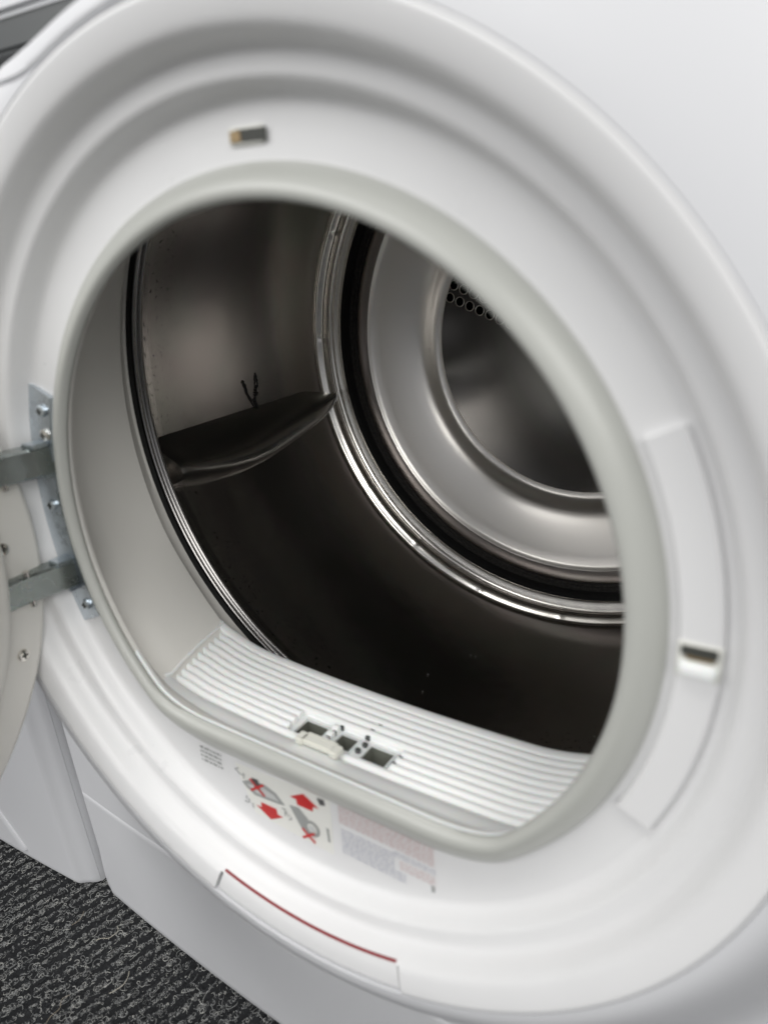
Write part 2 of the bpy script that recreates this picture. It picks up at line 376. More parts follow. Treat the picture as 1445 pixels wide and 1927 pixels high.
def throat_r(t, Rc, ch, y, cz=0.0, k=0.02):
    d = dshape(t, Rc, ch, cz, k); f = float(np.interp(y, [q[0] for q in FACET], [q[1] for q in FACET], left=.4, right=.4))
    for a in (R(219), R(321)):
        c = math.cos(t-a)
        if c > 0.3: d = smin(d, f/c, 0.010)
    return d
rows = []
for q in prof:
    Rc, ch, y = q[:3]; cz = q[3]; k = q[4] if len(q) > 4 else .02
    rows.append([(throat_r(t, Rc, ch, y, cz, k)*math.cos(t), y, throat_r(t, Rc, ch, y, cz, k)*math.sin(t)) for t in A])
m.grid(rows, close_u=True); m.build("door_throat", M_throat, dryer, angle=28)

# --- lint filter: concave ribbed tray at the bottom of the throat
filt = bpy.data.objects.new("lint_filter", None); C.objects.link(filt); filt.parent = dryer
def zfil(x, y=0.1): return -0.1510 + 0.006*(x/0.15)**2 + 0.009*(max(0, abs(x)-.108)/.05)**2
def xlim(y):
    lo, hi = 0.05, 0.20
    for k in range(len(prof)-1):
        if prof[k][2] <= y <= prof[k+1][2]: break
    u = (y-prof[k][2])/(prof[k+1][2]-prof[k][2]); q = [prof[k][i]*(1-u)+prof[k+1][i]*u for i in (0, 1, 3)]
    for _ in range(30):
        x = (lo+hi)/2; z = zfil(x); r = math.hypot(x, z)
        if r < throat_r(math.atan2(z, x) % (2*math.pi), q[0], q[1], y, q[2]): lo = x
        else: hi = x
    return min(lo - 0.001, 0.163)
WIN = [(-0.0410, -0.0205, .0675, .0845), (-0.0110, 0.0040, .0700, .0845), (0.0130, 0.0325, .0690, .0845)]
def inwin(x, y, g=0.0): return any(a-g < x < b+g and c-g < y < d+g for a, b, c, d in WIN)
Y0, Y1 = 0.0500, 0.1285
m = Mesh()       # base sheet with the three windows left open
xb = sorted(set([round(-0.165+0.005*i, 4) for i in range(67)] + [v for q in WIN for v in q[:2]]))
yb = sorted(set([round(Y0+0.004*i, 4) for i in range(19)] + [Y1] + [v for q in WIN for v in q[2:]]))
for i in range(len(yb)-1):
    for j in range(len(xb)-1):
        xm, ym = (xb[j]+xb[j+1])/2, (yb[i]+yb[i+1])/2
        if inwin(xm, ym) or abs(xm) > xlim(ym)+0.004: continue
        b = len(m.v); dz = -0.0048 if ym > 0.0585 else 0.0
        m.v += [(xb[j], yb[i], zfil(xb[j])+dz), (xb[j+1], yb[i], zfil(xb[j+1])+dz), (xb[j+1], yb[i+1], zfil(xb[j+1])+dz), (xb[j], yb[i+1], zfil(xb[j])+dz)]; m.f.append((b, b+1, b+2, b+3))
o = m.build("filter_base", M_filter, filt, angle=30)
for (a, b_, c, d) in WIN:
    m = Mesh(); t = 0.0004; zz = zfil((a+b_)/2)
    for (cx, cy, hx, hy) in ((a, (c+d)/2, t, (d-c)/2+t), (b_, (c+d)/2, t, (d-c)/2+t), ((a+b_)/2, c, (b_-a)/2, t), ((a+b_)/2, d, (b_-a)/2, t)):
        m.box((cx, cy, zz-0.0040), (hx, hy, 0.0010))
    m.build("filter_window_frame", M_filter, filt, smooth=False)
    m = Mesh(); q = [(a, c), (b_, c), (b_, d), (a, d), (a, c)]
    m.grid([[(x, y, zz-.0030) for x, y in q], [(x, y, zz-.022) for x, y in q]]); b = len(m.v)
    m.v += [(x, y, zz-.022) for x, y in q[:4]]; m.f.append((b, b+1, b+2, b+3)); m.build("filter_well", M_greygreen, filt, smooth=False)
NRIB = 9; LY0, LY1 = 0.0610, 0.1165; ys = [LY0 + (LY1-LY0)*i/(NRIB-1) for i in range(NRIB)]
for yr in ys:
    lim = xlim(yr) - 0.002
    X = np.linspace(-lim, lim, 67); runs = []; cur = []
    for x in X:
        if inwin(x, yr, 0.0012) or inwin(x, yr+.0052, .0012):
            if len(cur) > 1: runs.append(cur)
            cur = []
        else: cur.append(x)
    if len(cur) > 1: runs.append(cur)
    for q in runs:
        def endf(x): return -0.0022*(1-smooth(0, 0.012, lim-abs(x)))
        m = Mesh()
        pr_ = ((0, -.0052), (0.0001, -.0026), (.0014, -.0011), (.0030, -.0003), (.0044, 0), (.0052, -.0004), (.0053, -.0052))
        rows = [[(x, yr+dy, zfil(x)+dz_+(endf(x) if dz_ > -.005 else 0)) for x in q] for dy, dz_ in pr_]
        m.grid(rows)
        for e in (0, -1): b = len(m.v); m.v += [r[e] for r in rows]; m.f.append(tuple(range(b, b+7)))
        m.build("filter_rib", M_filter, filt, angle=60)
for s in (-1, 1):      # side rails
    m = Mesh(); yy = np.linspace(0.056, 0.1285, 16)
    m.tube([(s*(xlim(y)-0.0005), y, zfil(xlim(y))+0.0005) for y in yy], 0.0013, 8); m.build("filter_rail", M_filter, filt)
m = Mesh(); X = np.linspace(-0.166, 0.166, 60)    # rounded rear edge, turned down into the drum gap
m.grid([[(x, 0.1228, zfil(x)-0.0050) for x in X], [(x, 0.1232, zfil(x)-0.0008) for x in X], [(x, 0.1242, zfil(x)) for x in X], [(x, 0.1285, zfil(x)+0.0004) for x in X], [(x, 0.1302, zfil(x)) for x in X], [(x, 0.1315, zfil(x)-0.0016) for x in X], [(x, 0.1330, zfil(x)-0.012) for x in X], [(x, 0.1385, zfil(x)-0.036) for x in X]])
m.build("filter_edge", M_filter, filt, angle=60)
m = Mesh(); X = np.linspace(-0.150, 0.150, 80)    # front sill: follows the gasket lip, then dips to the first louvre
def rimz(x):
    lo, hi = math.pi, 1.5*math.pi
    for _ in range(30):
        t = (lo+hi)/2; d = dshape(t, 0.1822, 0.1388)
        if d*math.cos(t) < -abs(x): lo = t
        else: hi = t
    return d*math.sin(t)
rows = []
for y, g_, up in ((.0332, 0, -.0012), (.0340, 0, .0004), (.0352, 0, .0010), (.0368, .06, .0004), (.0395, .34, 0), (.0425, .72, 0), (.0455, .93, .0002), (.0500, 1, .0004), (.0585, 1, .0002), (.0592, 1, -.0006), (.0594, 1, -.0050)):
    rows.append([(x*(1-.004*(1-g_)), y, rimz(x)*(1-g_) + zfil(x)*g_ + up) for x in X])
m.grid(rows)
m.build("filter_sill", M_filter, filt, angle=60)
m = Mesh(); m.box((-0.0125, 0.0612, -0.1480), (0.0165, 0.0036, 0.0022), bev=.001)
for x in (-0.0265, 0.0015): m.box((x, 0.0605, -0.1476), (0.0030, 0.0044, 0.0026), bev=.0008)
m.box((-0.0125, 0.0650, -0.1472), (0.012, 0.0016, 0.0016), bev=.0006)
m.build("filter_clip", M_clip, filt, angle=30)
m = Mesh()              # small dark slots between the ribs
for (x, k) in [(0.0075, 3), (0.0065, 4), (0.0085, 5), (0.0095, 2), (-0.0155, 2.2), (-0.0140, 3), (-0.0160, 1), (0.0085, 1), (0.0365, 1), (0.0375, 2.4)]:
    m.box((x, LY0+.0034+(LY1-LY0)*(math.floor(k)+.52)/(NRIB-1), zfil(x)-0.0034), (0.0015, 0.0013, 0.0016))
for x in list(np.linspace(-.07, .07, 13)):
    for k in (5, 4):
        m.box((x+random.uniform(-.003, .003)+(k-8)*.003, LY0+.0034+(LY1-LY0)*(k+.55)/(NRIB-1), zfil(x)-0.0040), (0.0013, 0.0010, 0.0008))
m.build("filter_slot", M_darkgrey, filt, smooth=False, kind="stuff")

# --- drum
DZ = 0.0448
drum = ring(Mesh(), [(0.2570, .1670), (0.2610, 0.1680), (0.2700, 0.1700), (0.2790, .1730), (0.2845, .1770), (0.2868, 0.1830), (0.2872, 0.20)] + [(0.2872, 0.20+0.24*i/12) for i in range(1, 13)], 0, 360, 256, DZ).build("drum_wall", M_drum, dryer, angle=40)
ring(Mesh(), [(0.2483, 0.1425), (0.2476, 0.1440), (0.2486, 0.1480), (0.2530, 0.1500), (0.2620, .1500)], 0, 360, 192, DZ).build("front_felt_seal", M_felt, dryer)
ring(Mesh(), [(0.2620, .1515), (0.2540, 0.1520), (0.2528, 0.1526), (0.2518, 0.1536), (0.2516, 0.1542), (0.2520, 0.1548), (0.2545, 0.1556), (0.2560, .1572), (0.2560, .1590), (0.2545, .1602), (0.2532, .1610), (0.2529, .1616), (0.2533, .1622), (0.2550, .1630), (0.2565, .1645), (0.2570, 0.1670)], 0, 360, 256, DZ).build("drum_lip", M_lip, dryer, angle=60)
# rolled bead near the back of the drum, with pressed dimples
DIM = [178.5, 155.0, -143.4, -124.6, -105.0, -85.3, 131, 107, 83, 59, -66, -46, -26, -6, 14, 36]
bp_ = [(0.2872, .4400), (0.2868, .4415), (0.2845, .4430), (0.2808, .4450), (0.2788, .4475), (0.2780, .4500), (0.2780, .4535), (0.2784, .4560), (0.2798, .4585), (0.2830, .4605), (0.2858, .4618), (0.2870, .4640), (0.2872, .4670), (0.2860, .4690), (0.2830, .4705), (0.2800, .4715), (0.2770, .4735), (0.2740, .4740)]
m = Mesh(); n = 720; rows = []
for k, (r, y) in enumerate(bp_):
    row = []
    for i in range(n):
        a = 360*i/n; dd = min(abs((a-d+180) % 360-180) for d in DIM)
        amp = 0.0006*math.exp(-(dd/0.55)**2) if 2 <= k <= 9 else 0
        t = R(a); rr = r + amp; row.append((rr*math.cos(t), y, DZ + rr*math.sin(t)))
    rows.append(row)
m.grid(rows, close_u=True).build("drum_bead", M_bead, dryer, angle=60)
ring(Mesh(), [(0.2745, .4740), (0.2700, .4755), (0.2685, .4790), (0.2690, .4830), (0.268, .4850)], 0, 360, 256, DZ).build("rear_seal", M_felt, dryer)
ring(Mesh(), [(0.2682, .4845), (0.2655, .4838), (0.2640, .4850), (0.2632, .4868), (0.2625, .4846), (0.2610, .4842), (0.2600, .4855), (0.2595, .4900)], 0, 360, 256, DZ).build("rear_felt", M_lintfelt, dryer)
ring(Mesh(), [(0.2592, .4930), (0.2588, .4868), (0.2575, .4862), (0.2470, .4868), (0.2455, .4872)], 0, 360, 256, DZ).build("back_rim_band", M_brown, dryer, angle=60)
ring(Mesh(), [(0.2455, .4872), (0.2440, .4864), (0.2428, .4872), (0.2412, .4888), (0.2385, .4902), (0.2300, .4930), (0.2200, .4964), (0.2100, .4999), (0.2000, .5036), (0.1910, .5073), (0.1850, .5104), (0.1808, .5135), (0.1772, .5170), (0.1740, .5202), (0.1712, .5224), (0.1680, .5238), (0.1640, .5243)], 0, 360, 256, DZ).build("back_dish", M_brushed, dryer, angle=60)
# flat centre with real perforations
me = bpy.data.meshes.new("back_plate"); bm = bmesh.new()
bmesh.ops.create_circle(bm, cap_ends=True, radius=0.1655, segments=128, matrix=Matrix.Translation((0, .5243, DZ)) @ Matrix.Rotation(math.pi/2, 4, 'X'))
ext = bmesh.ops.extrude_face_region(bm, geom=bm.faces[:])
bmesh.ops.translate(bm, vec=(0, 0.0012, 0), verts=[v for v in ext['geom'] if isinstance(v, bmesh.types.BMVert)])
bmesh.ops.recalc_face_normals(bm, faces=bm.faces); bm.to_mesh(me); bm.free()
plate = bpy.data.objects.new("back_plate", me); C.objects.link(plate); me.materials.append(M_plate)
H0 = np.array((-0.1530, 0.0920)); D1 = np.array((0.01245, -0.0045)); D2 = np.array((0.0050, 0.0135))
holes = []
for rr_ in range(0, 4):
    for cc in range(0, 16):
        q = H0 + D1*(cc - (rr_//2)) + D2*rr_ - (D1*0.0)
        if math.hypot(q[0], q[1]-DZ) < 0.1585+ (0.004 if rr_ < 2 else 0) and q[0] < 0.03: holes.append(q)
cut = bpy.data.meshes.new("cutter"); bm = bmesh.new()
for q in holes:
    bmesh.ops.create_cone(bm, cap_ends=True, segments=24, radius1=.0047, radius2=.0047, depth=.02, matrix=Matrix.Translation((q[0], .5248, q[1])) @ Matrix.Rotation(math.pi/2, 4, 'X'))
bm.to_mesh(cut); bm.free(); co = bpy.data.objects.new("cutter", cut); C.objects.link(co)
mod = plate.modifiers.new("b", 'BOOLEAN'); mod.operation = 'DIFFERENCE'; mod.object = co; mod.solver = 'EXACT'
dg = bpy.context.evaluated_depsgraph_get(); nm = bpy.data.meshes.new_from_object(plate.evaluated_get(dg)); plate.modifiers.clear(); plate.data = nm; nm.name = "back_plate"
bpy.data.objects.remove(co); plate.parent = dryer
rimm = ring(Mesh(), [(0.0047, 0.0008), (0.0047, -0.0001), (0.0050, -0.0006), (0.0054, -0.0006), (0.0058, 0.0002)], 0, 360, 24)
rim0 = None
for q in holes:
    if rim0 is None: o = rimm.build("hole_rim", M_brushed, dryer, angle=70); rim0 = o
    else: o = rim0.copy(); C.objects.link(o)
    o.location = (q[0], 0.5241, q[1])
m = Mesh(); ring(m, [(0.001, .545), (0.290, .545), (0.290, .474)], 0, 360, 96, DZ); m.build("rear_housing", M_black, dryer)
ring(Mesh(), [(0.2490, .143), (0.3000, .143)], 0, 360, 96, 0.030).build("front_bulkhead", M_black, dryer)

# --- lifter on the drum wall
m = Mesh()
key = [(0.1790, -163.6, .0335, 7.4), (0.186, -163.5, .0360, 7.3), (0.205, -162.5, .0375, 7.8), (0.235, -161.3, .0385, 9.0), (0.265, -160.8, .0385, 9.4), (0.295, -161.1, .0370, 8.8), (0.325, -162.0, .0345, 7.9), (0.355, -163.0, .0320, 6.8), (0.385, -163.9, .0290, 5.9), (0.410, -164.6, .0250, 5.3), (0.432, -165.3, .0200, 4.6), (0.450, -166.0, .0140, 3.8), (0.4600, -166.4, .0080, 3.2)]
ky = [k[0] for k in key]
rows = []
for y in np.linspace(0.179, 0.460, 60):
    ac, h, wb = [float(np.interp(y, ky, [k[i] for k in key])) for i in (1, 2, 3)]; ac -= 1.6*smooth(.38, .46, y)
    at = -170.4 + 2.2*smooth(.40, .46, y)
    row = []
    for j in range(41):
        u = j/40
        if u < 0.7:
            v = u/0.7; a = at + (ac-at)*v; f = (smooth(0, 1, v)*0.45 + 0.55*math.sin(v*math.pi/2))
        else:
            v = (u-0.7)/0.3; a = ac + 2.3*math.sin(v*math.pi/2)**0.8; f = max(math.cos(v*math.pi/2), 0)**0.75
        rr = 0.2874 - h*max(f, -0.004)
        t = R(a); row.append((rr*math.cos(t), y, DZ+rr*math.sin(t)))
    rows.append(row)
# front end is rounded down to the wall
fr = [(0.2874*math.cos(math.atan2(q[2]-DZ, q[0])), 0.1765, DZ+0.2874*math.sin(math.atan2(q[2]-DZ, q[0]))) for q in rows[0]]
mid = [tuple(0.35*a+0.65*b for a, b in zip(f_, q)) for f_, q in zip(fr, rows[0])]; mid = [(q[0], 0.1773, q[2]) for q in mid]
bk = [(0.2874*math.cos(math.atan2(q[2]-DZ, q[0])), 0.4665, DZ+0.2874*math.sin(math.atan2(q[2]-DZ, q[0]))) for q in rows[-1]]
m.grid([fr, mid] + rows + [bk]); m.build("drum_lifter", mat("lifter_steel", (0.58, 0.57, 0.55), 0.27, 1.0), dryer, angle=60)
# residue streaks above the lifter
def cylp(a, y, r=0.2866): return (r*math.cos(R(a)), y, DZ+r*math.sin(R(a)))
m = Mesh()
def streak(pts, rad):
    out = []; rads = []
    for i in range(len(pts)-1):
        for k in range(5):
            t = k/5; out.append(cylp(pts[i][0]*(1-t)+pts[i+1][0]*t + random.uniform(-.12, .12), pts[i][1]*(1-t)+pts[i+1][1]*t + random.uniform(-.0007, .0007))); rads.append(rad*random.uniform(.5, 1.9))
    out.append(cylp(*pts[-1])); rads.append(rad*.8); m.tube(out, rads, 5)
streak([(-170.3, .3225), (-172.2, .3180), (-174.2, .3150), (-176.0, .3125)], .0010)
streak([(-170.3, .3255), (-172.4, .3270), (-173.8, .3300), (-174.6, .3318)], .0015)
streak([(-173.5, .3295), (-175.0, .3305), (-176.6, .3320), (-177.2, .3325)], .0006)
streak([(-174.0, .3310), (-174.9, .3345), (-176.2, .3340), (-177.0, .3328)], .0006)
streak([(-172.6, .3270), (-173.0, .3320)], .0009); streak([(-171.6, .3240), (-171.9, .3200)], .0008)
streak([(-175.8, .3110), (-176.2, .3138)], .0011)
m.build("residue_streak", M_mark, dryer, kind="stuff")

# pale lint flecks lying on the drum wall
m = Mesh()
for a, y in ((-96.3, .331), (-95.3, .332), (-100.3, .277), (-98.7, .252), (-65.1, .239)):
    q = cylp(a, y, .2862); m.tube([(q[0]-.0006, q[1], q[2]+.0002), (q[0], q[1]+.0003, q[2]+.0004), (q[0]+.0007, q[1]-.0002, q[2]+.0002)], .00022, 5)
m.build("lint_fleck", M_filter, dryer, kind="stuff")

# --- hinge bracket on the left of the seat and two arms
m = Mesh()
def arc_strip(a0, a1, ra, rb, y0, y1, n=24):
    A_ = [R(a0+(a1-a0)*i/n) for i in range(n+1)]
    fr_ = [[(r*math.cos(t), y, r*math.sin(t)) for t in A_] for r, y in ((ra, y1), (ra, y0), (rb, y0), (rb, y1))]
    m.grid(fr_)
    for e in (0, -1): b = len(m.v); m.v += [r[e] for r in fr_]; m.f.append((b, b+1, b+2, b+3))
arc_strip(158.0, 204.5, 0.1985, 0.2195, 0.0318, 0.0350)
m.build("hinge_bracket", M_zinc, dryer, angle=30)
for a, r in ((161.5, .2055), (166.0, 0.2025), (201.5, .2060), (180.5, 0.2065)):
    m = Mesh(); x, z = r*math.cos(R(a)), r*math.sin(R(a))
    m.tube([(x, .0322, z), (x, .0300, z), (x, .0292, z)], [.0042, .0040, .0026], 16); s_ = m.build("hinge_screw", M_bead if a in (166.0,) else M_zinc, dryer, angle=40)
    k = Mesh(); k.box((x, .0290, z), (.0022, .0004, .0005)); k.box((x, .0290, z), (.0005, .0004, .0022)); k.build("screw_slot", M_dark, s_, smooth=False)
def arm(z, nm="hinge_arm"):
    m = Mesh(); zt = z
    path = [(-0.2020, 0.0340), (-0.2030, 0.0240), (-0.2060, 0.0120), (-0.2080, 0.0020), (-0.2090, -0.0100), (-0.2080, -0.0230)]
    th = 0.0100
    rows_ = []
    for i, (x, y) in enumerate(path):
        rows_.append([(x-0.0075, y, zt-th), (x+0.0045, y, zt-th), (x+0.0060, y, zt-th+.0015), (x+0.0060, y, zt+th-.0015), (x+0.0045, y, zt+th), (x-0.0075, y, zt+th)])
    b = len(m.v); m.grid(rows_, close_u=True); m.f.append(tuple(b+i for i in range(6))); m.f.append(tuple(b+30+i for i in range(6)))
    o = m.build(nm, M_hinge, dryer, angle=30)
    p = Mesh(); p.tube([(-0.2045, 0.001, zt-th-.003), (-0.2045, 0.001, zt+th+.003)], .0022, 12); p.build("hinge_pin", M_bead, o)
for z in (0.0320, -0.0520):
    k = Mesh(); k.box((-0.2015, 0.0255, z+.0112), (.0062, .0062, .0014), bev=.0006); k.box((-0.1990, 0.0290, z), (.0016, .0040, .0125), bev=.0006); k.build("hinge_lug", M_zinc, dryer, angle=30)
arm(0.0320); arm(-0.0520)

# --- open door: round, hinged left, swung to about 95 degrees
door = bpy.data.objects.new("door", None); C.objects.link(door); door.parent = dryer
al = R(85); u = Vector((math.cos(al), -math.sin(al), 0)); nrm = Vector((math.sin(al), math.cos(al), 0)); zv = Vector((0, 0, 1))
dc = Vector((-0.2100, 0.0, 0)) + u*0.1975 + zv*(-0.0205)
def dring_door(prof, name, mt, parent=door, ang=40, n=192):
    m = Mesh(); rows = []
    for r, d in prof:
        rows.append([tuple(dc + u*(r*math.cos(2*math.pi*i/n)) + zv*(r*math.sin(2*math.pi*i/n)) + nrm*d) for i in range(n)])
    m.grid(rows, close_u=True); return m.build(name, mt, parent, angle=ang)
dring_door([(0.2150, -0.030), (0.2185, -0.024), (0.2190, -0.010), (0.2180, -0.004), (0.2150, -0.0008), (0.2120, 0.0), (0.1900, 0.0), (0.1880, 0.0010), (0.1865, 0.0045), (0.1845, 0.0065), (0.1800, 0.0075), (0.1660, 0.010), (0.155, 0.020)], "door_rim", M_door)
dring_door([(0.2150, -0.0302), (0.205, -0.036), (0.16, -0.040), (0.12, -0.041)], "door_frame", M_enamel)
glass = mat("door_glass", (0.9, 0.9, 0.9), 0.05); glass.node_tree.nodes["Principled BSDF"].inputs["Transmission Weight"].default_value = 1.0
dring_door([(0.155, 0.020), (0.13, 0.045), (0.09, 0.058), (0.04, 0.063), (0.0005, 0.064)], "door_glass", glass)
def dpt(s, z, d): return dc + u*(s-0.1975) + zv*(z+0.0205) + nrm*d
def door_on(px_s, px_z): return dpt(px_s, px_z, 0)
DS = Vector((-0.21, 0, 0))
for (s, z) in ((0.0085, -0.020), (0.0125, -0.0985), (0.0125, 0.060)):
    c = dpt(s, z, 0); m = Mesh(); nn = nrm
    m.tube([tuple(c - nn*.0005), tuple(c + nn*.0016), tuple(c + nn*.0022)], [.0044, .0042, .0028], 18)
    s_ = m.build("door_screw", M_bead, door, angle=40)
    rot = Matrix((u, nrm, zv)).transposed(); k = Mesh(); k.box(c+nn*.0023, (.0024, .0003, .0005), rot); k.box(c+nn*.0023, (.0005, .0003, .0024), rot); k.build("screw_slot", M_dark, s_, smooth=False)
rot = Matrix((u, nrm, zv)).transposed()
for z in (0.032, -0.0520):
    m = Mesh(); m.box(dpt(0.0080, z, 0.0004), (.0072, .0008, .0100), rot); m.build("hinge_pocket", M_hinge, door, smooth=False)

# --- printed warning sticker and rating text under the gasket (flat print)
def m_print(n, c): return mat(n, c, 0.5)
P_red, P_pink, P_blue, P_grey, P_dk = m_print("print_red", (0.55, 0.02, 0.02)), m_print("print_pale_red", (0.66, 0.54, 0.53)), m_print("print_pale_blue", (0.56, 0.57, 0.62)), m_print("print_grey", (0.33, 0.34, 0.33)), m_print("print_dark", (0.08, 0.08, 0.08))
YS = 0.0352

stick = Mesh(); stick.prism([(-0.066, YS-0.0003, -0.1660), (0.0140, YS-0.0003, -0.1600), (0.0140, YS-0.0003, -0.2055), (-0.052, YS-0.0003, -0.2030)], (0, 0.0003, 0))
stick = stick.build("warning_sticker", mat("sticker_film", (0.80, 0.80, 0.755), 0.35), dryer, smooth=False)
YP = YS-0.0006
def poly(name, pts, mt, par, d=0.0):
    mm = Mesh(); mm.prism([(x*.001, YP-d, z*.001) for x, z in pts], (0, 0.0002, 0)); return mm.build(name, mt, par, smooth=False)
poly("red_arrow", [(-18.5, -172.5), (-7, -165.2), (4.5, -171.8), (0.2, -172.2), (-0.5, -176.4), (-13, -176.8), (-13.4, -172.6)], P_red, stick)
poly("red_arrow", [(-50, -195.0), (-38, -201.8), (-27, -194.6), (-31.5, -194.4), (-32, -190.0), (-45.5, -190.4), (-45.4, -194.9)], P_red, stick)
# pictogram: tray lifted out, crossed; and filter flap, crossed
poly("pictogram", [(-61, -179.5), (-53, -174.6), (-40, -173.2), (-31, -176.0), (-24, -183.0), (-29, -184.2), (-50, -186.5), (-57, -183)], P_grey, stick)
poly("pictogram", [(-56.5, -179.6), (-44, -176.2), (-33, -178.4), (-29, -181.8), (-48, -183.6)], m_print("print_pale_grey", (0.55, 0.56, 0.55)), stick, .0002)
poly("pictogram", [(-51.5, -172.0), (-46.0, -171.4), (-44.0, -178.0), (-49.5, -179.0)], P_dk, stick, .0003)
def cross(cx, cz, L_, w_):
    mm = Mesh()
    for s_ in (1, -1):
        d = Vector((L_, 0, s_*L_*.8)); n_ = Vector((-d.z, 0, d.x)).normalized()*w_; c_ = Vector((cx, YP-.0006 - (.0001 if s_ > 0 else 0), cz))
        mm.prism([tuple(c_-d-n_), tuple(c_+d-n_), tuple(c_+d+n_), tuple(c_-d+n_)], (0, .0001, 0))
    mm.build("red_cross", P_red, stick, smooth=False)
cross(-0.0468, -0.1780, .0060, .0009); cross(-0.0052, -0.1985, .0050, .0009)
def annulus(cx, cz, r0, r1, mt, a0=0, a1=360, name="pictogram"):
    mm = Mesh(); A_ = [R(a0+(a1-a0)*i/36) for i in range(37)]
    mm.grid([[(cx+r*math.cos(t), YP-.0002, cz+r*math.sin(t)) for t in A_] for r in (r0, r1)]); mm.build(name, mt, stick, smooth=False)
annulus(-0.0022, -0.1915, .0040, .0064, P_grey); annulus(-0.0022, -0.1915, .0001, .0026, m_print("print_light_grey", (0.60, 0.61, 0.60)))
poly("pictogram", [(-20, -180.5), (-12, -179.0), (-5, -185.2), (-9.5, -198.0), (-12.5, -193.5)], P_grey, stick)
# numerals and small print; too small and soft in the photograph to read, so set as short strokes
def glyph(cx, cz, h, mt, nm, seed):
    rr = random.Random(seed); mm = Mesh()
    for k in range(3):
        a = rr.choice([0, 90, 90, 35, -40]); c_ = (cx+rr.uniform(-.3, .3)*h, YP-.0002-k*.00003, cz+(k-1)*h*.33)
        mm.box(c_, (h*.26, .0001, h*.07), Matrix.Rotation(R(a), 3, 'Y'))
    mm.build(nm, mt, stick, smooth=False)
for k, (x, z, h) in enumerate([(-.0635, -.1710, .0055), (-.0590, -.1735, .0045), (-.0575, -.1940, .0060), (-.0530, -.1965, .0040), (-.0235, -.1880, .0060), (-.0200, -.1915, .0045)]):
    glyph(x, z, h, P_grey, "numeral", k)
poly("print_mark", [(3.8, -163.2), (9.2, -162.4), (10.2, -166.6), (6.0, -168.0)], P_dk, stick)
poly("print_mark", [(9.6, -185), (11.4, -185), (12.0, -196), (10.4, -196)], P_grey, stick)
def text_rows(x0, x1fn, z0, z1, nrow, h, mt, seed, name):
    rr = random.Random(seed); mm = Mesh()
    for i in range(nrow):
        z = z0 + (z1-z0)*i/max(nrow-1, 1); x = x0; x1 = x1fn(z)
        while x < x1:
            wd = rr.uniform(.0012, .0048); wd = min(wd, x1-x)
            nl = max(1, int(wd/0.0008))
            for k in range(nl):
                hh = h*rr.uniform(.6, 1.0); mm.box((x+(k+.5)*wd/nl, YP-.0001, z-(h-hh)/2), (wd/nl*.36, .00008, hh/2))
            x += wd + .0009
    return mm.build(name, mt, dryer, smooth=False, kind="stuff")
text_rows(.0205, lambda z: .087, -.1615, -.1735, 6, .0016, P_pink, 3, "red_small_print")
text_rows(.0215, lambda z: .060 if z > -.192 else .068, -.1795, -.1975, 8, .0016, P_blue, 4, "blue_small_print")
text_rows(.0600, lambda z: .088, -.1772, -.1795, 2, .0013, P_blue, 6, "blue_small_print")
text_rows(.0640, lambda z: .088, -.1830, -.1880, 3, .0013, P_pink, 7, "red_small_print")
text_rows(-.0985, lambda z: -.078, -.1650, -.1760, 4, .0018, P_grey, 5, "grey_small_print")
poly("print_mark", [(85.0, -190), (87.2, -190), (87.6, -196), (85.6, -196)], P_grey, dryer)
poly("print_mark", [(87.2, -198), (89.0, -198), (88.0, -202.5), (85.6, -202.5)], P_grey, dryer)

# ================================================================ NEIGHBOUR ON THE LEFT
nb = empty("washing_machine", (-0.603, -0.010, 0), "white appliance standing left of the open dryer, its lower corner meeting the charcoal carpet", "washing machine")
cabinet(nb, Yflat)
m = Mesh(); xs2 = [-x for x in reversed(XS_E)] + [i/40*(HW-CORN) for i in range(-39, 40)] + XS_E
zs = list(np.linspace(-0.30, ZT, 30)); zs2 = list(np.linspace(ZB, -0.30, 40))
rows = [[(x, Yflat(x, ZB)+0.02, ZB-0.003) for x in xs2], [(x, Yflat(x, ZB)+0.0015, ZB-0.0025) for x in xs2]] + [[(x, Yflat(x, z), z) for x in xs2] for z in zs2 + zs[1:]]
m.grid(rows).build("front_panel", M_enamel, nb, angle=50)
# service flap with a rounded right edge
def flap_x(z): return 0.140 + 0.060*smooth(-0.30, -0.428, z)**1.0 + 0.012*math.sin((z+.43)/.13*math.pi)
m = Mesh(); rows = []
for z in np.linspace(-0.4235, -0.33, 26):
    q = (z+0.4235)/0.0935; xr = 0.140 + 0.072*(1-q)**0.8 - 0.010*max(0, 1-(z+0.4235)/0.006)**2; X = list(np.linspace(-0.16, xr, 30)) 
    rows.append([(-0.163, Yflat(-.163, z)+.003, z)] + [(x, Yflat(x, z)-0.0013, z) for x in X] + [(xr+.0008, Yflat(xr, z)-0.0006, z), (xr+.0009, Yflat(xr, z)+.003, z)])
rows = [[(q[0], q[1]+.004, q[2]-.0012) for q in rows[0]]] + rows + [[(q[0], q[1]+.004, q[2]+.001) for q in rows[-1]]]
m.grid(rows).build("service_flap", M_enamel, nb, angle=50)
m = Mesh(); ringp = [(0.20, 0.030), (0.21, 0.018), (0.235, 0.012), (0.245, 0.022), (0.250, 0.045)]
ring(m, ringp, 0, 360, 96); m.build("porthole_ring", M_plastic, nb, angle=50)
m = Mesh(); ring(m, [(0.20, 0.030), (0.14, 0.020), (0.07, 0.010), (0.001, 0.008)], 0, 360, 64); m.build("porthole_glass", M_darkgrey, nb)

